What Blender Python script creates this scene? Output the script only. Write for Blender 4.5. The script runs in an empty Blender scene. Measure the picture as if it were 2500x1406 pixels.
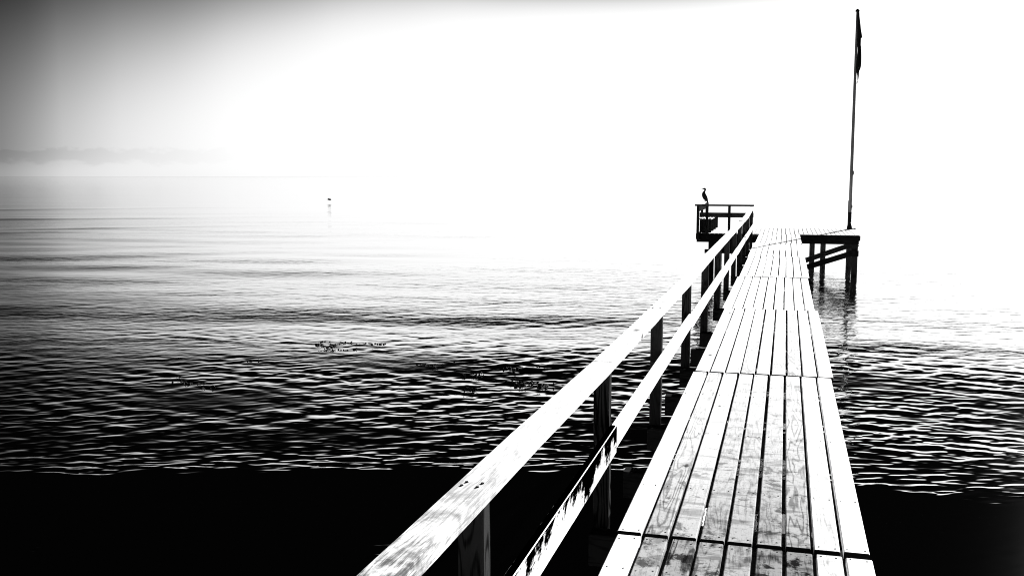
import bpy, bmesh, math, random
import numpy as np
from mathutils import Vector, Matrix, Euler

random.seed(7)
rng = np.random.default_rng(11)
sc = bpy.context.scene
C = sc.collection
PSI = math.radians(15.3228)          # the camera looks this far left of the pier's direction (+Y)
PITCH = math.radians(6.4101)
CAM_Z = 2.0                          # pier deck top is z = 0
WATER = -1.38
EXPO = 2.0
SUN_EL, SUN_AZ = 18.0, 16.0          # degrees; azimuth clockwise from +Y

# ------------------------------------------------------------------ objects
def empty(name, loc, label, cat, group=None):
    o = bpy.data.objects.new(name, None)
    o.location = loc; o.empty_display_size = .2
    C.objects.link(o)
    o['label'] = label; o['category'] = cat
    if group: o['group'] = group
    return o

def mesh_obj(name, bm, mats, parent=None, smooth=False, label=None):
    """bm is in world coordinates; the object keeps world coordinates under its parent."""
    me = bpy.data.meshes.new(name)
    bm.normal_update()
    bm.to_mesh(me); bm.free()
    for m in (mats if isinstance(mats, (list, tuple)) else [mats]): me.materials.append(m)
    if smooth:
        me.polygons.foreach_set('use_smooth', [True] * len(me.polygons))
    o = bpy.data.objects.new(name, me); C.objects.link(o)
    if parent is not None:
        o.parent = parent
        b = Vector((0, 0, 0)); q = parent
        while q is not None:
            b += q.location; q = q.parent
        o.location = -b
    if label: o['label'] = label
    return o

def tag(o, label, cat, group=None):
    o['label'] = label; o['category'] = cat
    if group: o['group'] = group
    return o

def sub_empty(name, parent):
    o = bpy.data.objects.new(name, None); C.objects.link(o); o.parent = parent
    return o

# ------------------------------------------------------------------ shapes
def attr(bm, name='rnd'):
    return bm.faces.layers.float.get(name) or bm.faces.layers.float.new(name)

def sweep(bm, pts, side, up, w, h, ch=.004, rnd=None, wear_sheen=0., jit=0., mat=0, r=random, rim=False):
    """board swept along pts; w across 'side', h across 'up'; chamfered corners."""
    L = attr(bm); W = attr(bm, 'wear_sheen')
    rnd = r.random() if rnd is None else rnd
    side = Vector(side).normalized(); up = Vector(up).normalized()
    prof = [(-w/2+ch, -h/2), (w/2-ch, -h/2), (w/2, -h/2+ch), (w/2, h/2-ch),
            (w/2-ch, h/2), (-w/2+ch, h/2), (-w/2, h/2-ch), (-w/2, -h/2+ch)]
    rings = []
    n = len(pts)
    for i, p in enumerate(pts):
        p = Vector(p)
        j = Vector((0, 0, 0))
        if jit: j = side * r.uniform(-jit, jit) + up * r.uniform(-jit, jit)
        rings.append([bm.verts.new(p + j + side * a + up * b) for a, b in prof])
    fs = []
    for A, B in zip(rings, rings[1:]):
        for k in range(8):
            fs.append(bm.faces.new((A[k], A[(k+1) % 8], B[(k+1) % 8], B[k])))
    fs.append(bm.faces.new(rings[0][::-1])); fs.append(bm.faces.new(rings[-1]))
    for f in fs: f[L] = rnd; f[W] = wear_sheen(f.calc_center_median().y) if callable(wear_sheen) else wear_sheen; f.material_index = mat
    if rim:
        for i_ in range(len(rings) - 1): fs[i_ * 8 + 3][W] = 0.; fs[i_ * 8 + 4][W] = 2.
    return fs

def fix(bm):
    bmesh.ops.recalc_face_normals(bm, faces=bm.faces[:]); return bm

def lerp_pts(a, b, n):
    a = Vector(a); b = Vector(b)
    return [a.lerp(b, i / n) for i in range(n + 1)]

def beam(bm, a, b, w, h, up=(0, 0, 1), **k):
    a = Vector(a); b = Vector(b); d = (b - a).normalized()
    side = d.cross(Vector(up)).normalized(); u = side.cross(d).normalized()
    L = (b - a).length
    return sweep(bm, lerp_pts(a, b, max(1, int(L / .7))), side, u, w, h, **k)

def tube(bm, pts, radii, seg=16, cap=True, squash=None, mat=0):
    """lofted round tube; radii number or (side, up) pairs; squash unused axes for flattened bodies"""
    rings = []
    n = len(pts); pts = [Vector(p) for p in pts]
    ref = squash if squash is not None else None
    for i, p in enumerate(pts):
        d = (pts[min(i+1, n-1)] - pts[max(i-1, 0)]).normalized()
        s = Vector(ref) if ref is not None else (Vector((0, 1, 0)) if abs(d.y) < .9 else Vector((1, 0, 0)))
        s = (s - d * s.dot(d)).normalized(); u = d.cross(s)
        r = radii[i]; ra, rb = r if isinstance(r, tuple) else (r, r)
        rings.append([bm.verts.new(p + s * (ra * math.cos(2*math.pi*k/seg)) + u * (rb * math.sin(2*math.pi*k/seg))) for k in range(seg)])
    for A, B in zip(rings, rings[1:]):
        for k in range(seg):
            f = bm.faces.new((A[k], A[(k+1) % seg], B[(k+1) % seg], B[k])); f.material_index = mat
    if cap:
        bm.faces.new(rings[0][::-1]).material_index = mat; bm.faces.new(rings[-1]).material_index = mat
    return rings

# ------------------------------------------------------------------ materials
class NT:
    def __init__(s, tree): s.t = tree
    def new(s, kind, **kw):
        n = s.t.nodes.new(kind)
        for k, v in kw.items(): setattr(n, k, v)
        return n
    def put(s, sock, v):
        if hasattr(v, 'is_output') or isinstance(v, bpy.types.NodeSocket): s.t.links.new(v, sock)
        elif v is not None: sock.default_value = v
    def m(s, op, a, b=None, c=None, clamp=False):
        n = s.new('ShaderNodeMath', operation=op, use_clamp=clamp)
        for i, v in enumerate((a, b, c)): s.put(n.inputs[i], v)
        return n.outputs[0]
    def v(s, op, a, b):
        n = s.new('ShaderNodeVectorMath', operation=op)
        s.put(n.inputs[0], a); s.put(n.inputs[1], b)
        return n.outputs[0]
    def comb(s, x, y, z):
        n = s.new('ShaderNodeCombineXYZ')
        for i, q in enumerate((x, y, z)): s.put(n.inputs[i], q)
        return n.outputs[0]
    def sep(s, vec):
        n = s.new('ShaderNodeSeparateXYZ'); s.put(n.inputs[0], vec); return n.outputs
    def noise(s, vec, scale, detail=3, rough=.55, dist=0.):
        n = s.new('ShaderNodeTexNoise'); s.put(n.inputs['Vector'], vec)
        n.inputs['Scale'].default_value = scale; n.inputs['Detail'].default_value = detail
        n.inputs['Roughness'].default_value = rough; n.inputs['Distortion'].default_value = dist
        return n.outputs[0]
    def voro(s, vec, scale, rnd=1.):
        n = s.new('ShaderNodeTexVoronoi'); s.put(n.inputs['Vector'], vec)
        n.inputs['Scale'].default_value = scale; n.inputs['Randomness'].default_value = rnd
        return n.outputs
    def ss(s, x, a, b, o0=0., o1=1.):
        n = s.new('ShaderNodeMapRange', interpolation_type='SMOOTHSTEP')
        s.put(n.inputs[0], x); s.put(n.inputs[1], a); s.put(n.inputs[2], b); s.put(n.inputs[3], o0); s.put(n.inputs[4], o1)
        return n.outputs[0]
    def at(s, name):
        n = s.new('ShaderNodeAttribute', attribute_name=name); return n.outputs['Fac']
    def grey(s, x): return s.comb(x, x, x)

def material(name):
    m = bpy.data.materials.new(name); m.use_nodes = True
    n = NT(m.node_tree)
    return m, n, m.node_tree.nodes['Principled BSDF']

def wood(name, lo, hi, axis='Y', rough=.5, spec=.5, wearlo=None, stain_shade=.5, bump=.25, ring=1., rot=None, ks=1.):
    """weathered softwood: growth rings, fine grain, knots, stains, painted cupping shade; per-board variation from the 'rnd' face attribute"""
    m, n, b = material(name)
    tc = n.new('ShaderNodeTexCoord').outputs['Object']
    x, y, z = n.sep(tc)
    rnd = n.at('rnd'); wear_sheen = n.at('wear_sheen')
    off = n.m('MULTIPLY', rnd, 71.)
    if axis == 'Y': al, a1, a2 = y, x, z
    elif axis == 'X': al, a1, a2 = x, y, z
    else: al, a1, a2 = z, x, y
    al = n.m('ADD', al, n.m('MULTIPLY', rnd, 13.))
    across = n.m('ADD', a1, n.m('MULTIPLY', a2, .83))
    across = n.m('ADD', across, off)
    vec = n.comb(across, al, a2)
    st = n.comb(n.m('MULTIPLY', across, 1.), n.m('MULTIPLY', al, .10), 0.)
    # growth rings = contour lines of a stretched field
    fld = n.noise(st, 7., 2.5, .5, .25)
    ph = n.m('ADD', n.m('MULTIPLY', fld, 70.), n.m('MULTIPLY', across, 70.))
    rings = n.m('ADD', n.m('MULTIPLY', n.m('SINE', ph), .5), .5)
    rings = n.m('POWER', rings, 2.2)
    fine = n.noise(n.comb(across, n.m('MULTIPLY', al, .035), 0.), 260., 3, .6)
    fine = n.m('ADD', n.m('MULTIPLY', n.m('SUBTRACT', fine, .5), 1.7), .5)
    # knots
    kn = n.voro(n.comb(across, n.m('MULTIPLY', al, .42), 0.), 3.6)
    kd = kn[0]
    kd = n.m('ADD', kd, n.m('MULTIPLY', n.m('SUBTRACT', n.noise(vec, 22., 2), .5), .10))
    knot = n.ss(kd, .035 * ks, .09 * ks, 1., 0.)
    kr = n.m('MULTIPLY', n.ss(kd, .05, .26, 1., 0.), n.m('ADD', n.m('MULTIPLY', n.m('SINE', n.m('MULTIPLY', kd, 130.)), .5), .5))
    # stains; smudges across the board are cupping shade painted in
    s1 = n.noise(n.comb(n.m('MULTIPLY', across, .55), n.m('MULTIPLY', al, 1.5), 0.), 4.2, 5, .62, .6)
    s1 = n.ss(s1, .53, .63)
    s2 = n.noise(vec, 34., 4, .7)
    s2 = n.ss(s2, .55, .62)
    s3 = n.ss(n.noise(vec, 2.1, 4, .6), .43, .57)
    ww = n.m('ADD', .22, n.m('MULTIPLY', n.m('MINIMUM', wear_sheen, 1.), .78))
    rk = n.m('ADD', .25, n.m('MULTIPLY', n.m('FRACT', n.m('MULTIPLY', rnd, 7.3)), 1.1))
    tone = n.m('ADD', n.m('MULTIPLY', n.m('SUBTRACT', 1., n.m('MULTIPLY', rings, rk)), .5 * ring), n.m('MULTIPLY', fine, .55))
    tone = n.m('ADD', tone, n.m('MULTIPLY', n.m('SUBTRACT', rnd, .5), .2))
    tone = n.m('SUBTRACT', tone, n.m('MULTIPLY', s3, n.m('MULTIPLY', ww, .30)))
    mott = n.noise(n.comb(across, n.m('MULTIPLY', al, .5), a2), 13., 6, .68, .3)
    tone = n.m('ADD', tone, n.m('MULTIPLY', n.m('SUBTRACT', mott, .47), n.m('MULTIPLY', ww, 1.7)))
    tone = n.ss(tone, .0, .70)
    lo_s, hi_s = lo, hi
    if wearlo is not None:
        lo_s = n.m('ADD', lo, n.m('MULTIPLY', wear_sheen, wearlo[0] - lo))
        hi_s = n.m('ADD', hi, n.m('MULTIPLY', wear_sheen, wearlo[1] - hi))
    s4 = n.noise(n.comb(n.m('MULTIPLY', across, .8), n.m('MULTIPLY', al, .75), 5.), 5.0, 7, .72, .25)
    s4 = n.m('MULTIPLY', n.ss(s4, n.m('SUBTRACT', .61, n.m('MULTIPLY', wear_sheen, .105)), n.m('SUBTRACT', .69, n.m('MULTIPLY', wear_sheen, .105))), wear_sheen)
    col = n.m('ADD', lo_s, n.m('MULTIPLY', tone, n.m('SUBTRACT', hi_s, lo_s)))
    dark = n.m('MULTIPLY', s1, n.m('ADD', .07 * stain_shade, n.m('MULTIPLY', wear_sheen, .5 * stain_shade)))
    dark = n.m('MAXIMUM', dark, n.m('MULTIPLY', s2, n.m('ADD', .03, n.m('MULTIPLY', wear_sheen, .4 * stain_shade))))
    dark = n.m('MAXIMUM', dark, n.m('MULTIPLY', s4, .95 * min(1., stain_shade)))
    dark = n.m('MAXIMUM', dark, n.m('MULTIPLY', knot, .85))
    dark = n.m('MAXIMUM', dark, n.m('MULTIPLY', kr, n.m('MULTIPLY', ww, .45)))
    if rot is not None:                 # rot creeping down from the upper edge of the worn board
        hgt = n.m('DIVIDE', n.m('SUBTRACT', z, rot), .10)
        e1 = n.noise(n.comb(n.m('MULTIPLY', x, 1.5), n.m('MULTIPLY', n.m('SUBTRACT', y, n.m('MULTIPLY', z, .6)), 1.), n.m('MULTIPLY', z, .35)), 3.0, 5, .7, .5)
        e2_ = n.noise(n.comb(x, n.m('MULTIPLY', y, .45), n.m('MULTIPLY', z, 1.6)), 26., 4, .7)
        q = n.m('ADD', hgt, n.m('ADD', n.m('MULTIPLY', n.m('SUBTRACT', e1, .5), 6.5), n.m('MULTIPLY', n.m('SUBTRACT', e2_, .5), 2.2)))
        q = n.m('ADD', q, n.m('MULTIPLY', n.m('MAXIMUM', n.m('SUBTRACT', wear_sheen, 1.), 0.), 1.6))
        dark = n.m('MAXIMUM', dark, n.m('MULTIPLY', n.ss(q, -.1, .45), n.ss(wear_sheen, .7, .95)))
    col = n.m('MULTIPLY', col, n.m('SUBTRACT', 1., dark, clamp=True))
    n.put(b.inputs['Base Color'], n.grey(col))
    n.put(b.inputs['Roughness'], n.m('ADD', rough, n.m('MULTIPLY', n.m('SUBTRACT', fine, .5), .25)))
    b.inputs['Specular IOR Level'].default_value = spec
    if bump:
        bp = n.new('ShaderNodeBump'); bp.inputs['Strength'].default_value = bump; bp.inputs['Distance'].default_value = .004
        n.put(bp.inputs['Height'], n.m('ADD', n.m('ADD', n.m('MULTIPLY', fine, .8), n.m('MULTIPLY', rings, -.35)), n.m('MULTIPLY', s1, .6)))
        n.put(b.inputs['Normal'], bp.outputs[0])
    return m

def plain(name, col, rough=.5, metal=0., spec=.5, var=.3, scale=8.):
    m, n, b = material(name)
    tc = n.new('ShaderNodeTexCoord').outputs['Object']
    k = n.m('ADD', 1. - var / 2, n.m('MULTIPLY', n.noise(tc, scale, 4), var))
    n.put(b.inputs['Base Color'], n.grey(n.m('MULTIPLY', k, col)))
    b.inputs['Roughness'].default_value = rough; b.inputs['Metallic'].default_value = metal
    b.inputs['Specular IOR Level'].default_value = spec
    return m

M_deck = wood('deck_wood', .54, .84, 'Y', rough=.8, spec=.0, wearlo=(.03, .25), stain_shade=.95, ring=1.0)
M_rail = wood('rail_wood', .54, .80, 'Y', rough=.8, spec=.0, wearlo=(.04, .80), stain_shade=.5, ring=.35, bump=.08, ks=1.7)
M_mid = wood('worn_rail_wood', .62, .9, 'Y', rough=.8, spec=.0, wearlo=(.58, .95), stain_shade=.3, ring=.3, rot=.27, bump=.1)
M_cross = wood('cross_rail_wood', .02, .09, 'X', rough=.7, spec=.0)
M_post = wood('post_wood', .003, .036, 'Z', rough=.7, spec=.0, stain_shade=.6)
M_dark = wood('tarred_timber', .005, .02, 'X', rough=.8, spec=.0, stain_shade=.4, bump=.1)
M_pile = wood('wet_pile_timber', .01, .04, 'Z', rough=.8, spec=.0, stain_shade=.4, bump=.1)
M_bench = wood('bench_wood', .10, .40, 'Y', rough=.6, spec=.3)
M_end = plain('shaded_end_grain', .02, .9, 0, 0., .5, 60.)  # end faces painted near-black so the seam gaps read as shade
M_nail = plain('iron_nail', .012, .7, 0, .2)
M_pole = plain('aluminium_pole', .12, .45, .0, .5, .15, 3.)
M_sleeve = plain('black_sleeve', .006, .7, 0, .1)
M_cloth = plain('dark_cloth', .012, .95, 0, .05, .3, 20.)
M_bird = plain('black_feathers', .008, .7, 0, .15, .5, 30.)
M_bill = plain('horn', .02, .6, 0, .2)
M_weed = plain('wet_seaweed', .006, .8, 0, .04, .5, 30.)

# ------------------------------------------------------------------ the pier
DX0, DX1 = -.87, .505                  # deck edges
NP = 9
PITCH_P = (DX1 - DX0) / NP
pier = empty('wooden_pier', (0, 20, WATER), 'long weathered plank pier running out over the water to a T-shaped platform', 'pier')

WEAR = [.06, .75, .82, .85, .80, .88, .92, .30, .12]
def nails(bm, xs, y, r):
    L = attr(bm)
    for x in xs:
        xx = x + r.uniform(-.006, .006); yy = y + r.uniform(-.012, .012)
        q = bmesh.ops.create_cone(bm, cap_ends=True, segments=8, radius1=.0055, radius2=.0045, depth=.004,
                                  matrix=Matrix.Translation((xx, yy, .0005)))
        for v in q['verts']:
            for f in v.link_faces: f.material_index = 1

BEAR_Y = [0.62 + 1.425 * k for k in range(25)]
SEAMS = [.3, 5.40, 10.25, 15.37, 20.35, 25.6, 30.88, 35.62]
for i in range(7):
    y0, y1 = SEAMS[i], SEAMS[i+1]
    bm = bmesh.new(); attr(bm); attr(bm, 'wear_sheen'); r = random.Random(40 + i)
    sh = r.uniform(-.006, .006) + [0, -.004, .012, -.022, .004, -.014, .0][i]
    dz = [0, 0, .004, 0, .006, .002, 0][i]
    for k in range(NP):
        xc = DX0 + (k + .5) * PITCH_P + sh + r.uniform(-.003, .003)
        g = [.021, .020, .020, .020, .02, .02, .02][i] + r.uniform(-.003, .003)
        e0 = y0 + (.028 if i == 1 else .016 if i else 0) + r.uniform(0, .008); e1 = y1 - .010 - r.uniform(0, .012) - .004 * k * (i == 0)
        pts = lerp_pts((xc, e0, -.0225 + dz), (xc + r.uniform(-.003, .003), e1, -.0225 + dz), 20)
        jw = r.uniform(-.07, .07)
        wv = lambda yy, k=k, jw=jw: min(1.18, max(0., WEAR[k] * float(np.interp(yy, [0, 5.3, 5.5, 6.5, 8.5, 11, 16], [1.2, 1.14, .97, .78, .48, .24, .06])) + jw))  # plank wear; paling with distance is grazing sheen painted into the colour
        fs = sweep(bm, pts, (1, 0, 0), (0, 0, 1), PITCH_P - g, .045, ch=.005, rnd=r.random(), wear_sheen=wv, jit=.0006, r=r)
        fs[-1].material_index = fs[-2].material_index = 2
    if i < 4:
        rows = [b for b in BEAR_Y if y0 + .15 < b < y1 - .15] + [y0 + .07, y1 - .07]
        for yb in rows:
            for k in range(NP):
                xc = DX0 + (k + .5) * PITCH_P + sh
                nails(bm, (xc - .042, xc + .042), yb, r)
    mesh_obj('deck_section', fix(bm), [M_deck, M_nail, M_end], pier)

# stringers and bearers below the deck
for xs in (-.62, -.18, .28):
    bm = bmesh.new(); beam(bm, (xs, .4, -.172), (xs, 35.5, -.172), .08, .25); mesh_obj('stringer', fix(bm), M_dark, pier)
bear_ys = [0.75, 2.1, 3.40, 4.8, 6.20, 7.62, 9.02, 10.42, 11.92, 13.35, 14.8, 17.6, 20.5, 23.3, 26.2, 29.0, 31.9]
for yb in bear_ys:
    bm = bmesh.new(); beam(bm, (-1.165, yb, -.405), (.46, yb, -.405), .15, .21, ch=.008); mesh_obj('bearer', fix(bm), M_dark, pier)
def pile(x, y, top, s=.19, bot=-3.0, mat=None, name='pile'):
    bm = bmesh.new()
    sweep(bm, lerp_pts((x, y, bot), (x, y, top), 6), (1, 0, 0), (0, 1, 0), s, s, ch=.02, jit=.003)
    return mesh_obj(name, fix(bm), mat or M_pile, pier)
for yb in (0.75, 6.20, 11.92, 17.6, 23.3, 29.0):
    for xs in (-.70, .32): pile(xs, yb, -.512)

# ---- railing along the pier
rail = sub_empty('railing', pier)
PX = -1.122
post_ys = [.70, 3.54, 6.35, 9.20, 12.10, 14.95, 17.8, 20.65, 23.5, 26.4, 29.2, 32.1, 35.38]
def railz(y):                          # underside of the top rail
    ys = [-1, 2.5, 4.3, 6.4, 12.1, 16.4, 24, 30.8, 35.6]; zs = [.765, .757, .75, .722, .697, .722, .734, .738, .865]
    return float(np.interp(y, ys, zs))
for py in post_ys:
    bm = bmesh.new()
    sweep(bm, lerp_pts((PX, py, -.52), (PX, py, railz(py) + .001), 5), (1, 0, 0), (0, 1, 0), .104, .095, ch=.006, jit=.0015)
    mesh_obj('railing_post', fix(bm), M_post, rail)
cuts = [.5, 6.35, 12.1, 17.8, 23.5, 30.8, 35.62]
for a, b_ in zip(cuts, cuts[1:]):
    bm = bmesh.new(); n = 26
    pts = [(-1.128, a + .004 + (b_ - a - .008) * t / n, railz(a + (b_ - a) * t / n) + .037) for t in range(n + 1)]
    sweep(bm, pts, (1, 0, 0), (0, 0, 1), .128, .070, ch=.0022, jit=.0010, wear_sheen=(lambda yy: float(np.interp(yy, [2.5, 3.1, 4.2], [.95, .6, .18]))) if a < 1 else .14, rnd=.37 if a < 1 else None)
    for py in post_ys:                 # bolts through the rail into each post
        if a + .02 < py < min(b_ - .02, 20):
            for ddx, ddy in ((-.035, -.022), (.028, -.026), (-.03, .025), (.034, .022)):
                bmesh.ops.create_cone(bm, cap_ends=True, segments=8, radius1=.0075, radius2=.006, depth=.005,
                                      matrix=Matrix.Translation((-1.128 + ddx, py + ddy, railz(py + ddy) + .0735)))
    for f in bm.faces:
        if f.calc_area() < .0002: f.material_index = 1
    mesh_obj('top_rail', fix(bm), [M_rail, M_nail], rail)
mcut = [.5, 6.35, 11.85, 17.8, 23.5, 29.2, 35.8]
mz = [(.288, .185), (.2925, .142), (.275, .142), (.262, .142), (.268, .142), (.275, .142)]
for (a, b_), (zc, h) in zip(zip(mcut, mcut[1:]), mz):
    bm = bmesh.new()
    z1 = zc + (.012 if a < 12 else .02)
    if a < 1: z1 = zc - .004
    sweep(bm, lerp_pts((-1.047, a + .003, zc), (-1.047, b_ - .003, z1), 9), (1, 0, 0), (0, 0, 1), .043, h, ch=.004 if a < 1 else .002, jit=.0014, rim=a < 1,
          wear_sheen=1.0 if a < 1 else .12 if a < 7 else .35)
    mesh_obj('mid_rail', fix(bm), M_mid, rail)

# ---- T platform
TY0, TY1, TX0, TX1 = 35.64, 40.0, -3.0, 2.455
bm = bmesh.new(); attr(bm); attr(bm, 'wear_sheen'); r = random.Random(99)
npl = 36; pw = (TX1 - TX0) / npl
for k in range(npl):
    xc = TX0 + (k + .5) * pw
    sweep(bm, lerp_pts((xc, TY0 + .01 + r.uniform(0, .01), -.0225), (xc, TY1 - r.uniform(0, .03), -.0225), 4), (1, 0, 0), (0, 0, 1), pw - .02, .045, ch=.005,
          rnd=r.random(), wear_sheen=.25, jit=.0015, r=r)
mesh_obj('platform_deck', fix(bm), [M_deck], pier)
def x_beam(name, x0, x1, y, zc, w, h, mat=M_dark, parent=None):
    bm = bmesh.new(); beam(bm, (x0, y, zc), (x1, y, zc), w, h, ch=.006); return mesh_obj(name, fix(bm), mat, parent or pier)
x_beam('fascia_board', .53, 2.475, 35.59, -.098, .05, .175)
x_beam('fascia_board', -3.02, -1.19, 35.59, -.110, .05, .20)
x_beam('fascia_board', -2.98, 2.44, 40.03, -.11, .05, .18)
x_beam('bearer', -3.0, 2.44, 35.74, -.205, .16, .22)
x_beam('bearer', -3.0, 2.44, 39.2, -.205, .16, .30)
x_beam('bearer', 2.04, 2.5, 39.36, -.43, .12, .18)
for xs in (-2.95, 2.42):
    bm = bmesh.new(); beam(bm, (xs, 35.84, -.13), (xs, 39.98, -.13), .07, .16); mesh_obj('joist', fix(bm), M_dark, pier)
for x, y, top in ((2.322, 35.76, -.322), (2.34, 39.2, -.362), (1.015, 39.2, -.362), (1.41, 39.2, -.362), (.15, 35.76, -.322), (-.72, 35.76, -.322),
                  (-2.49, 35.76, -.322), (-2.42, 39.2, -.362), (-1.5, 35.76, -.322), (-.6, 39.2, -.362)):
    pile(x, y, top)
# diagonal braces
for (a, b_) in (((2.40, 35.63, -.55), (-.85, 35.63, -1.68)), ((2.40, 39.06, -.545), (-.75, 39.06, -1.75))):
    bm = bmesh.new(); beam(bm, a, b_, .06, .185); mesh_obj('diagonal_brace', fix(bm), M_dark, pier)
x_beam('skirt_board', -2.58, -1.19, 35.66, -.40, .05, .37)
x_beam('waling', -2.71, -.5, 35.62, -.63, .07, .14)
x_beam('waling', 2.15, 2.44, 35.63, -.62, .07, .20)
# bolts on the corner pile
bm = bmesh.new()
tube(bm, [(2.417, 35.76, -.36), (2.45, 35.76, -.36)], [.028, .022], 8)
mesh_obj('bolt', fix(bm), M_nail, pier)

# ---- railing round the left end of the platform
prail = sub_empty('railing', pier)
def vpost(x, y, z0, z1, w, d, m=M_post):
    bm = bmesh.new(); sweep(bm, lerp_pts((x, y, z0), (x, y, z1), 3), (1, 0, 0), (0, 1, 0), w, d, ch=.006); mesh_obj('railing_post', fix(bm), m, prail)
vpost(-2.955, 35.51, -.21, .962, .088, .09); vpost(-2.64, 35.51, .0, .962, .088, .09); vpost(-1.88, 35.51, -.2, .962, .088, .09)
vpost(-2.99, 39.9, -.2, .962, .085, .09); vpost(-2.99, 37.7, -.2, .962, .085, .09)
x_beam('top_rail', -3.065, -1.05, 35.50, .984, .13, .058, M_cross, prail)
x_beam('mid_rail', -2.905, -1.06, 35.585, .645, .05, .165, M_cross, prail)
bm = bmesh.new(); beam(bm, (-3.0, 35.58, .992), (-3.0, 40.08, 1.012), .125, .046); mesh_obj('top_rail', fix(bm), M_rail, prail)
bm = bmesh.new(); beam(bm, (-2.935, 35.66, .86), (-2.935, 39.98, .86), .035, .19); mesh_obj('mid_rail', fix(bm), M_dark, prail)

# ------------------------------------------------------------------ bench on the platform
bench = empty('bench', (-2.72, 38.2, 0), 'dark plank bench with four solid panel legs on the platform below the perched bird', 'bench')
for k, y in enumerate((36.0, 37.25, 38.4, 39.55)):
    bm = bmesh.new()
    n = 4; w = (2.93 - 2.52) / n
    for j in range(n):
        sweep(bm, [(-2.93 + (j + .5) * w, y, .002), (-2.93 + (j + .5) * w, y, .462)], (1, 0, 0), (0, 1, 0), w - .003, .045, ch=.003)
    mesh_obj('leg', fix(bm), M_dark, bench)
bm = bmesh.new()
for j in range(4):
    x = -2.945 + (j + .5) * .108
    sweep(bm, lerp_pts((x, 35.93, .485), (x, 39.65, .485), 5), (1, 0, 0), (0, 0, 1), .10, .04, ch=.004)
mesh_obj('seat', fix(bm), M_bench, bench)

# ------------------------------------------------------------------ flagpole and pennant
FX, FY = 2.352, 39.66
fp = empty('flagpole', (FX, FY, 0), 'tall slender flagpole standing at the outer corner of the platform', 'flagpole')
bm = bmesh.new()
tube(bm, [(FX, FY, z) for z in (.60, 2.2, 5., 7.2, 8.02)], [.060, .058, .052, .046, .043], 20)
mesh_obj('pole', fix(bm), M_pole, fp, True)
bm = bmesh.new()
tube(bm, [(FX - .006, FY, z) for z in (.15, .2, .64, .645, .64)][:4], [.070, .068, .068, .062], 20)
mesh_obj('sleeve', fix(bm), M_sleeve, fp)
bm = bmesh.new()
sweep(bm, [(FX - .062, FY, .64), (FX - .062, FY, 1.08)], (1, 0, 0), (0, 1, 0), .03, .05, ch=.005)
mesh_obj('hinge_plate', fix(bm), M_pole, fp)
bm = bmesh.new()
tube(bm, [(FX, FY, z) for z in (.0, .06, .12, .17, .20)], [.098, .096, .085, .064, .058], 20)
mesh_obj('base_collar', fix(bm), M_sleeve, fp)
bm = bmesh.new()
tube(bm, [(FX, FY, 8.015 + z) for z in (.0, .012, .05, .085, .105)], [.06, .078, .07, .04, .008], 20)
mesh_obj('finial', fix(bm), M_sleeve, fp, True)
bm = bmesh.new()
tube(bm, [(FX + .05, FY - .03, .85), (FX + .075, FY - .03, .85)], [.022, .016], 10)
tube(bm, [(FX + .058, FY - .045, .80), (FX + .068, FY - .045, .84), (FX + .068, FY - .045, .88), (FX + .058, FY - .045, .92)], [.008, .012, .012, .008], 8)
mesh_obj('cleat', fix(bm), M_nail, fp)
bm = bmesh.new()
tube(bm, [(FX + .045, FY - .02, 2.02), (FX + .066, FY - .02, 2.06), (FX + .066, FY - .02, 2.16), (FX + .045, FY - .02, 2.22)], [.01, .02, .02, .01], 8)
mesh_obj('cleat', fix(bm), M_nail, fp)
bm = bmesh.new()
tube(bm, [(FX + .09, FY - .01, .022), (FX + .16, FY - .01, .03), (FX + .2, FY - .01, .02), (FX + .22, FY, .028)], [.02, .018, .03, .022], 8)
mesh_obj('base_bolt', fix(bm), M_nail, fp)

pn = empty('pennant', (FX, FY, 7.97), 'long narrow dark pennant hanging limp against the top of the flagpole', 'pennant')
k_ = .00272
rows = [(168, 676, 692), (240, 670, 695), (330, 668, 706), (420, 666, 716), (505, 664, 730), (522, 664, 733), (541, 664, 716), (620, 668, 714),
        (650, 678, 717), (700, 678, 720), (780, 672, 722), (860, 664, 722), (910, 662, 719), (945, 661, 712), (980, 662, 698), (1000, 667, 697),
        (1040, 676, 695), (1085, 677, 690), (1100, 678, 687)]
bm = bmesh.new(); grid = []; r = random.Random(5)
for i, (yy, xl, xr) in enumerate(rows):
    z = 8.036 - (yy - 164) * k_ * .985
    sl = (yy - 164) / 1406 * 38 * -1                 # the pole leans in the picture only
    pole_c = 672 + sl
    a = FX + (xl - pole_c) * k_; b2 = FX + (xr - pole_c) * k_
    row = []
    nf = 13
    for j in range(nf):
        t = j / (nf - 1)
        xx = a + (b2 - a) * (t + .12 * math.sin(t * math.pi * 2 * 2 + i * .25)) if 0 < j < nf - 1 else a + (b2 - a) * t
        dy = (.055 * math.sin(t * math.pi * 3.2 + i * .22) + .02 * math.sin(t * 17 + i)) * min(1., (b2 - a) / .12)
        row.append(bm.verts.new((xx, FY - .055 + dy - .01, z)))
    grid.append(row)
for A, B in zip(grid, grid[1:]):
    for j in range(len(A) - 1): bm.faces.new((A[j], A[j+1], B[j+1], B[j]))
o = mesh_obj('cloth', fix(bm), M_cloth, pn, True)
sm = o.modifiers.new('thickness', 'SOLIDIFY'); sm.thickness = .006; sm.offset = 0
bm = bmesh.new()
zt = 8.036 - (1130 - 164) * k_ * .985; xt = FX + (677 - (672 - 966 / 1406 * 38)) * k_
tube(bm, [(xt - .05, FY - .06, zt), (xt, FY - .06, zt + .008), (xt + .05, FY - .06, zt)], [.007, .013, .007], 8)
tube(bm, [(xt + .01, FY - .06, zt + .10), (xt + .004, FY - .06, zt), (xt - .03, FY - .06, zt - .05)], [.006, .009, .007], 8)
mesh_obj('toggle', fix(bm), M_nail, pn)

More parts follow.
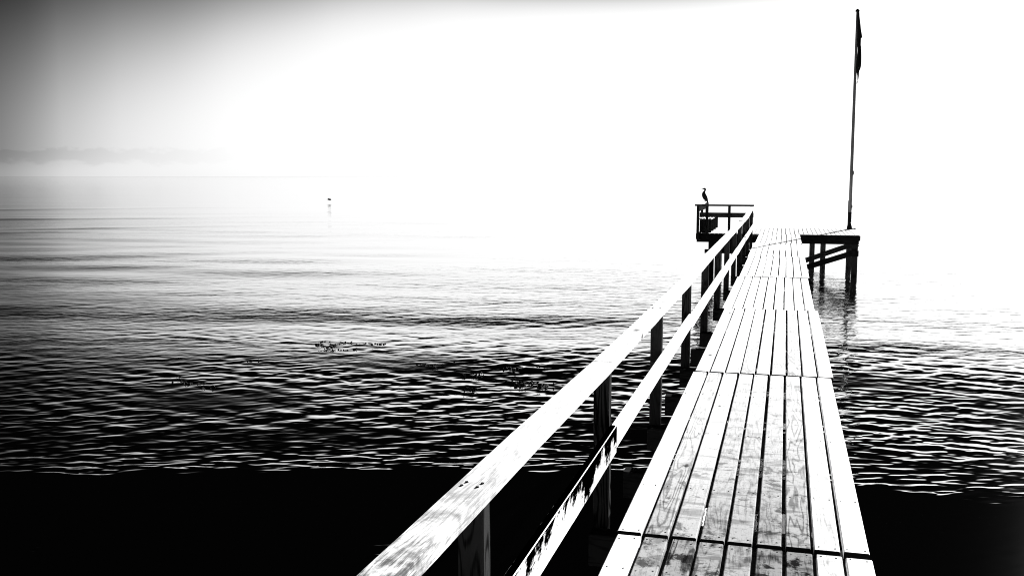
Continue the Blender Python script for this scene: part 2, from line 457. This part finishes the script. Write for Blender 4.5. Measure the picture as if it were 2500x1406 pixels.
# ------------------------------------------------------------------ cormorant on the rail end
BX, BY, BZ = -2.985, 39.3, 1.032
cor = empty('cormorant', (BX, BY, BZ), 'black cormorant perched upright on the back end of the platform rail', 'bird')
U = lambda u, z, d=0.: (BX + u, BY + d, BZ + z)
spine = [(-.215, .492, .003), (-.205, .494, .006), (-.15, .488, .009), (-.118, .484, .014), (-.10, .482, .021), (-.075, .481, .030), (-.05, .474, .036), (-.03, .458, .036),
         (-.028, .432, .030), (-.040, .405, .026), (-.050, .385, .028), (-.062, .360, .038), (-.075, .325, .052), (-.078, .28, .066), (-.065, .225, .077),
         (-.042, .17, .080), (-.012, .115, .074), (.02, .065, .058), (.045, .025, .040), (.066, -.01, .026), (.082, -.05, .020), (.094, -.10, .017), (.098, -.128, .012)]
bm = bmesh.new()
tube(bm, [U(u, z, -.10 * max(0, z - .38) / .1 * .4) for u, z, q in spine], [(q * 1.1, q * 1.14) for u, z, q in spine], 14, squash=(0, 1, 0))
for s in (-1, 1):
    tube(bm, [U(-.0, .10, s * .04), U(-.012, .05, s * .042), U(.0, .012, s * .04), U(-.004, .004, s * .04)], [.032, .017, .010, .012], 8)
    for t in (-.5, 0., .5):
        tube(bm, [U(0, .006, s * .04), U(-.035, .006, s * .04 + t * .03), U(-.066, .004, s * .04 + t * .06)], [.009, .007, .004], 6)
mesh_obj('body', fix(bm), M_bird, cor, True)
for s in (-1, 1):
    bm = bmesh.new()
    tube(bm, [U(-.065, .315, s * .045), U(-.05, .27, s * .066), U(-.025, .20, s * .078), (BX + .012, BY + s * .070, BZ + .12), U(.045, .05, s * .045), U(.075, -.015, s * .02)],
         [(.006, .02), (.012, .045), (.014, .055), (.014, .05), (.012, .034), (.005, .01)], 10, squash=(0, 1, 0))
    mesh_obj('wing', fix(bm), M_bird, cor, True)

# ------------------------------------------------------------------ bird flying low over the water
GX, GY, GZ = -56.3, 117.0, WATER + .40
fb = empty('flying_bird', (GX, GY, GZ), 'small dark bird flying low above the water far from the pier', 'bird')
bm = bmesh.new()
body = [(-.33, .02, .012), (-.27, .022, .03), (-.2, .01, .035), (-.1, -.01, .06), (.0, -.02, .085), (.12, -.04, .08), (.2, -.06, .06), (.27, -.07, .035)]
R = (math.cos(PSI + .35), math.sin(PSI + .35))
W_ = lambda u, v, z: (GX + R[0] * u - R[1] * v, GY + R[1] * u + R[0] * v, GZ + z)
tube(bm, [W_(u, 0, z) for u, z, q in body], [q for *_, q in body], 10)
mesh_obj('body', fix(bm), M_bird, fb, True)
for s in (-1, 1):
    bm = bmesh.new()
    tip = .16 if s < 0 else -.10
    pts = [W_(.0, s * .04, .03), W_(.0 + tip * .5, s * .20, .10), W_(tip, s * .36, .17)]
    tube(bm, pts, [(.10, .022), (.085, .02), (.02, .008)], 8, squash=(R[0], R[1], 0))
    mesh_obj('wing', fix(bm), M_bird, fb, True)

# ------------------------------------------------------------------ floating seaweed
def seaweed(x, y, strands, label, seed):
    """strands: (dx, dy, length, spread, count) runs of leathery blades and air bladders breaking the surface"""
    r = random.Random(seed); bm = bmesh.new()
    for dx, dy, ln, sp, cnt in strands:
        bend = r.uniform(-.3, .3)
        for _ in range(int(cnt * .42)):
            t = r.uniform(-.5, .5)
            px = x + dx + t * ln + r.gauss(0, .02); py = y + dy + bend * t * ln + r.gauss(0, sp)
            s = r.uniform(.010, .027)
            q = bmesh.ops.create_icosphere(bm, subdivisions=1, radius=s,
                 matrix=Matrix.Translation((px, py, WATER + r.uniform(.0, .014))) @ Euler((r.uniform(-.6, .6), r.uniform(-.6, .6), r.uniform(0, 6.3))).to_matrix().to_4x4()
                 @ Matrix.Diagonal((r.uniform(.8, 2.0), r.uniform(.5, 1.1), r.uniform(.35, .9), 1)))
            for v in q['verts']: v.co += Vector((r.gauss(0, .003), r.gauss(0, .003), r.gauss(0, .003)))
            if r.random() < .25:
                a = r.uniform(0, 6.3); l = r.uniform(.04, .11)
                tube(bm, [(px, py, WATER), (px + math.cos(a) * l * .5, py + math.sin(a) * l * .5, WATER + r.uniform(.01, .045)), (px + math.cos(a) * l, py + math.sin(a) * l, WATER + .004)],
                     [(.010, .003), (.013, .003), (.004, .002)], 6)
    o = mesh_obj('seaweed_patch', fix(bm), M_weed)
    return tag(o, label, 'seaweed', 'seaweed floating on the water')
seaweed(-8.55, 18.15, [(-.25, -.15, .55, .10, 90), (.05, .25, .45, .06, 40), (.55, .28, .55, .05, 55), (.15, -.62, .38, .07, 60), (-.5, .3, .2, .04, 12), (.45, -.40, .18, .06, 12)],
        'largest seaweed raft, three dark strands at the edge of the bright water', 1)
seaweed(-6.15, 16.6, [(0, 0, .32, .06, 34), (.3, .03, .2, .04, 9)], 'small clump of seaweed, first one to the right of the largest raft', 2)
seaweed(-4.62, 16.7, [(0, 0, .42, .09, 48), (.1, .5, .12, .05, 7), (.5, .28, .22, .04, 8)], 'loose seaweed patch with a few upright tips, just beyond the broad patch beside the rail', 3)
seaweed(-3.92, 15.5, [(0, 0, .62, .09, 85), (-.42, .2, .16, .04, 8), (.5, -.02, .3, .05, 10)], 'broad seaweed patch nearest the top rail, with beady raised tips', 4)
seaweed(-4.75, 14.85, [(0, 0, .22, .05, 26), (-.15, .12, .12, .03, 5)], 'short thick tuft of seaweed nearest the shore among the patches', 5)
seaweed(-5.05, 16.0, [(0, 0, .42, .04, 26)], 'thin streak of seaweed between two fuller patches', 6)
seaweed(-5.75, 16.95, [(.05, 0, .2, .03, 9), (-.1, -.6, .05, .03, 4)], 'few scattered seaweed bladders beyond the thin streak', 7)
seaweed(-9.35, 14.1, [(0, 0, .5, .07, 24), (.5, -.25, .4, .08, 14), (-.4, .3, .2, .05, 6)], 'sparse seaweed strand lying in the dark rippled water at left', 8)
seaweed(-9.30, 16.15, [(0, 0, .3, .04, 14)], 'tiny seaweed streak just left of the largest raft and slightly nearer', 9)

# ------------------------------------------------------------------ water
def build_water():
    k = 995. * (CAM_Z - WATER)
    near = np.linspace(.4, 7.0, 26)
    inv = np.arange(1 / 7.2, 1 / 420., -.42 / k)
    mid = 1 / inv
    far = np.geomspace(440, 9000, 40)
    rr = np.concatenate([near, mid, far])
    dr = np.gradient(rr)
    azd = np.arange(-PSI - .62, -PSI + .62, .00125)
    rest = np.linspace(-PSI + .63, -PSI - .63 + 2 * math.pi, 70)
    az = np.concatenate([azd, rest])
    nr, na = len(rr), len(az)
    X = rr[:, None] * np.sin(az)[None, :]; Y = rr[:, None] * np.cos(az)[None, :]
    DR = np.broadcast_to(dr[:, None], X.shape)
    def field(seed, lo, hi, n, stretch=1.):
        g = np.random.default_rng(seed); o = np.zeros_like(X)
        for _ in range(n):
            lam = math.exp(g.uniform(math.log(lo), math.log(hi))); th = g.uniform(0, 2 * math.pi); kk = 2 * math.pi / lam
            o += np.sin(kk * (math.cos(th) * X / stretch + math.sin(th) * Y) + g.uniform(0, 6.28))
        return o / math.sqrt(n / 2)
    bx = [-30, -14, -8.6, -5.3, -2.3, .84, 2.5, 8, 20]; by = [7.0, 8.2, 9.2, 10.3, 11.05, 11.3, 11.1, 10.2, 9.]
    front = Y - np.interp(X, bx, by) + .10 * field(3, .5, 2.5, 9) 
    ss = lambda a: np.clip(a, 0, 1) ** 2 * (3 - 2 * np.clip(a, 0, 1))
    shore = .03 + .97 * ss(front / .45 + .3)
    lip = ss(front / .3 + .3) * np.exp(-np.clip(front, 0, 9) / .55)
    gust = np.clip(.95 + .42 * field(8, 1.8, 8, 14, 2.0), .2, 1.9)
    gust *= 1 - .55 * np.exp(-((front - 1.5) / .7) ** 2) * ss((-X - 3.5) / 2.5)
    R_ = np.hypot(X, Y)
    gust *= 1 - .68 * ss((R_ - 17) / 7.5) - .15 * ss((R_ - 30) / 50)
    g = np.random.default_rng(21)
    Z = np.zeros_like(X)
    def comp(lam, th, slope, amp):
        nonlocal Z
        kk = 2 * math.pi / lam
        f = ss((lam / DR - 2.5) / 3.)                      # only what the mesh can carry
        ph = kk * (math.sin(th) * X + math.cos(th) * Y) + g.uniform(0, 6.28)
        s = np.sin(ph)
        Z += amp * f * (slope / kk) * (s + .22 * np.cos(2 * ph))
    main = -PSI
    n1 = 70
    for i in range(n1):                                    # wind ripples coming in
        lam = math.exp(g.uniform(math.log(.08), math.log(.52)))
        comp(lam, main + g.normal(0, .55), .045 * math.sqrt(2. / n1), shore * gust)
    for i in range(16):                                    # crossing set
        lam = math.exp(g.uniform(math.log(.35), math.log(1.1)))
        comp(lam, main + .62 * (1 if i % 2 else -1) + g.normal(0, .08), .022 * math.sqrt(2. / 16), shore * gust)
    for i in range(22):                                    # crisp wavelets at the edge of the calm water
        lam = math.exp(g.uniform(math.log(.10), math.log(.32)))
        comp(lam, main + g.normal(0, .35), .15 * math.sqrt(2. / 22), lip)
    for px_, py_, rad, am in ((2.55, 8.3, .22, .10), (2.35, 8.75, .16, .08), (2.2, 8.2, .15, .06), (-6.8, 6.4, .05, .05), (-6.5, 7.3, .04, .05), (-1.1, 8.6, .5, .03), (-3.3, 8.1, .5, .03)):
        for i in range(7):                                 # stray puffs on the calm water
            comp(math.exp(g.uniform(math.log(.08), math.log(.22))), main + g.normal(0, .4), am, np.exp(-((X - px_) ** 2 + (Y - py_) ** 2) / rad ** 2))
    sw = np.clip(.8 + .4 * field(17, 14, 60, 8, 3.), .1, 2.)
    for i in range(14):                                    # low swell
        lam = math.exp(g.uniform(math.log(2.5), math.log(11)))
        comp(lam, main + g.normal(0, .3), .010 * math.sqrt(2. / 14), shore * sw)
    for (cx, cy, th, ln, wd, hh) in ((-63, 62, .62, 11, 1.5, .10), (-50, 46, .64, 8, 1.1, .09), (-55, 66, .60, 16, 1.3, .06), (-44, 55, .66, 12, 1.2, .05), (-75, 84, .62, 20, 2.2, .09)):
        u = (X - cx) * math.cos(th) + (Y - cy) * math.sin(th); v = -(X - cx) * math.sin(th) + (Y - cy) * math.cos(th)
        Z += hh * np.exp(-(u / ln) ** 2 - ((v + .02 * u * np.sin(u * .3)) / wd) ** 2)   # a passing boat's low wash
    co = np.empty((nr * na + 1, 3), np.float32)
    co[:-1, 0] = X.ravel(); co[:-1, 1] = Y.ravel(); co[:-1, 2] = (WATER + Z).ravel()
    co[-1] = (0, 0, WATER)
    i0 = np.arange(nr - 1)[:, None] * na; j = np.arange(na)[None, :]; j1 = (j + 1) % na
    q = np.stack([i0 + j, i0 + na + j, i0 + na + j1, i0 + j1], -1).reshape(-1, 4)
    tri = np.stack([np.full(na, nr * na), np.arange(na), (np.arange(na) + 1) % na], -1)
    me = bpy.data.meshes.new('water')
    nv = len(co); nq = len(q); nt = len(tri)
    me.vertices.add(nv); me.vertices.foreach_set('co', co.ravel())
    me.loops.add(nq * 4 + nt * 3)
    me.loops.foreach_set('vertex_index', np.concatenate([q.ravel(), tri.ravel()]).astype(np.int32))
    me.polygons.add(nq + nt)
    st = np.concatenate([np.arange(nq) * 4, nq * 4 + np.arange(nt) * 3]).astype(np.int32)
    me.polygons.foreach_set('loop_start', st)
    me.update(calc_edges=True); me.validate()
    me.polygons.foreach_set('use_smooth', np.ones(nq + nt, bool))
    if me.polygons[0].normal.z < 0: me.flip_normals()
    a = me.attributes.new('chop', 'FLOAT', 'POINT')
    ro = np.empty(nv, np.float32); ro[:-1] = np.clip((shore * np.ones_like(X)) * shore * (.16 + .84 * ss((R_ - 14.5) / 9)) * (1 - .55 * ss((R_ - 45) / 80)), 0, 1).ravel(); ro[-1] = 0
    a.data.foreach_set('value', ro)
    m, n, b = material('sea_water')
    b.inputs['Base Color'].default_value = (.0004, .0004, .0004, 1)
    b.inputs['IOR'].default_value = 1.38
    b.inputs['Roughness'].default_value = .02
    far_ = n.at('chop')
    tc = n.new('ShaderNodeTexCoord').outputs['Object']; x, y, z = n.sep(tc)
    u = n.m('ADD', n.m('MULTIPLY', x, math.cos(PSI)), n.m('MULTIPLY', y, math.sin(PSI)))
    v = n.m('SUBTRACT', n.m('MULTIPLY', y, math.cos(PSI)), n.m('MULTIPLY', x, math.sin(PSI)))
    h = n.m('ADD', n.noise(n.comb(n.m('MULTIPLY', u, .55), v, 0.), 2.6, 2, .5, .2), n.m('MULTIPLY', n.noise(n.comb(n.m('MULTIPLY', u, .6), v, 3.), 6.5, 2, .5, .2), .42))
    lanes = n.ss(n.noise(n.comb(n.m('MULTIPLY', u, .16), n.m('MULTIPLY', v, .55), 7.), .22, 4, .6), .36, .66, .25, 1.)
    bp = n.new('ShaderNodeBump'); bp.inputs['Strength'].default_value = 1.
    bp.inputs['Distance'].default_value = .020
    n.put(bp.inputs['Height'], n.m('MULTIPLY', h, n.m('MULTIPLY', far_, lanes)))
    n.put(b.inputs['Normal'], bp.outputs[0])
    gl = n.new('ShaderNodeBsdfGlossy'); gl.inputs['Color'].default_value = (.95, .95, .95, 1); gl.inputs['Roughness'].default_value = .02
    n.put(gl.inputs['Normal'], bp.outputs[0])
    mx = n.new('ShaderNodeMixShader'); mx.inputs[0].default_value = .74
    n.put(mx.inputs[1], b.outputs[0]); n.put(mx.inputs[2], gl.outputs[0])
    n.put(m.node_tree.nodes['Material Output'].inputs['Surface'], mx.outputs[0])
    me.materials.append(m)
    o = bpy.data.objects.new('water', me); C.objects.link(o); o['kind'] = 'structure'
    return o
build_water()

# ------------------------------------------------------------------ sky and sun
w = bpy.data.worlds.new('World'); sc.world = w; w.use_nodes = True
n = NT(w.node_tree); bg = w.node_tree.nodes['Background']
sky = n.new('ShaderNodeTexSky', sky_type='NISHITA', sun_disc=False, sun_elevation=math.radians(SUN_EL), sun_rotation=math.radians(SUN_AZ))
bw = n.new('ShaderNodeRGBToBW'); n.put(bw.inputs[0], sky.outputs[0])
base = n.m('POWER', n.m('MULTIPLY', bw.outputs[0], .1), .2)
d = n.new('ShaderNodeTexCoord').outputs['Generated']
dx, dy, dz = n.sep(d)
az = n.m('MULTIPLY', n.m('ARCTAN2', dx, dy), 180 / math.pi)
el = n.m('ABSOLUTE', n.m('MULTIPLY', n.m('ARCSINE', dz), 180 / math.pi))
ramp = n.new('ShaderNodeValToRGB'); cr = ramp.color_ramp; cr.interpolation = 'CARDINAL'
stops = [(-180, -4.6, .5, .4), (-90, -3.6, .8, .4), (-60, -2.6, 1., .3), (-47, -1.75, .9, .3), (-42, -1.15, 1.9, .4), (-39.5, -.36, 1.75, .35), (-37, .08, 1.65, .35), (-32, .62, 1.42, .4), (-26, 1.15, 1.1, .5),
         (-20, 1.35, .7, .75), (-15, 1.5, .45, 1.15), (-4, 1.5, .3, 1.3), (4, 1.45, .3, .85), (12, 1.4, .3, .6), (30, 1.2, .3, .6), (55, .3, .5, .6), (80, -1.5, .6, .4), (110, -3.2, .5, .4), (180, -4.6, .5, .4)]  # brightness by direction; unseen sky behind the camera dimmed to keep facing timber black
els = cr.elements
for i, (a, l, q_, p_) in enumerate(stops):
    e = els[i] if i < 2 else els.new((a + 180) / 360)
    e.position = (a + 180) / 360; e.color = ((l + 5) / 8, q_ / 2, p_ / 2, 1)
n.put(ramp.inputs[0], n.m('DIVIDE', n.m('ADD', az, 180.), 360.))
rv = n.new('ShaderNodeSeparateColor'); n.put(rv.inputs[0], ramp.outputs[0])
l0 = n.m('SUBTRACT', n.m('MULTIPLY', rv.outputs[0], 8.), 5.)
e2 = n.m('POWER', n.m('DIVIDE', el, 9.5), 2.)
fall = n.m('ADD', n.m('MULTIPLY', e2, n.m('MULTIPLY', rv.outputs[1], 2.)), n.m('MULTIPLY', n.m('MULTIPLY', e2, n.m('MULTIPLY', e2, e2)), n.m('MULTIPLY', rv.outputs[2], 2.)))
hz = n.m('MULTIPLY', n.m('EXPONENT', n.m('MULTIPLY', n.m('POWER', n.m('DIVIDE', el, .8), 2.), -1.)), n.ss(az, -44., -30., .42, .1))
l = n.m('ADD', n.m('SUBTRACT', l0, fall), hz)
# a low bank of thin cloud far off to the left
cv = n.comb(n.m('MULTIPLY', az, .8), n.m('MULTIPLY', el, 1.6), 0.)
cb = n.m('ADD', el, n.m('MULTIPLY', n.m('SUBTRACT', n.noise(cv, 1.1, 6, .6), .5), 1.3))
cm = n.m('MULTIPLY', n.ss(cb, .55, .85), n.ss(cb, 1.25, 1.5, 1., 0.))
cm = n.m('MULTIPLY', cm, n.ss(az, -34., -24., 1., .15))
l = n.m('SUBTRACT', l, n.m('MULTIPLY', cm, .14))
# soft brightness cap: the glow levels off softly instead of running away
CAP, KK = .17, 2.9
l = n.m('SUBTRACT', CAP, n.m('DIVIDE', n.m('LOGARITHM', n.m('ADD', 1., n.m('EXPONENT', n.m('MULTIPLY', n.m('SUBTRACT', CAP, l), KK))), math.e), KK))
L = n.m('ADD', n.m('EXPONENT', l), .0012)
L = n.m('MULTIPLY', L, base)
STR = .1
L = n.m('MULTIPLY', L, 1. / (STR * 2 ** EXPO))
n.put(bg.inputs[0], n.grey(L)); bg.inputs[1].default_value = STR

sun = bpy.data.lights.new('sun', 'SUN'); sun.energy = 5.0; sun.angle = math.radians(.5); sun.color = (1, 1, 1)
so = bpy.data.objects.new('sun', sun); C.objects.link(so)
e_, a_ = math.radians(SUN_EL), math.radians(SUN_AZ)
to = Vector((math.sin(a_) * math.cos(e_), math.cos(a_) * math.cos(e_), math.sin(e_)))
so.rotation_euler = (-to).to_track_quat('-Z', 'Y').to_euler()
so.location = (10, 30, 20)

# ------------------------------------------------------------------ camera
cam = bpy.data.cameras.new('camera'); cam.lens = 2430 / 2500 * 36; cam.sensor_width = 36; cam.sensor_fit = 'HORIZONTAL'
cam.clip_start = .05; cam.clip_end = 20000
co = bpy.data.objects.new('camera', cam); C.objects.link(co)
co.location = (0, 0, CAM_Z); co.rotation_euler = (math.pi / 2 - PITCH, 0, PSI)
sc.camera = co
sc.view_settings.view_transform = 'Standard'; sc.view_settings.look = 'None'
sc.view_settings.exposure = EXPO; sc.view_settings.gamma = 1
sc.cycles.filter_width = 1.0; sc.cycles.max_bounces = 8; sc.cycles.sample_clamp_indirect = 8
sc.render.film_transparent = False
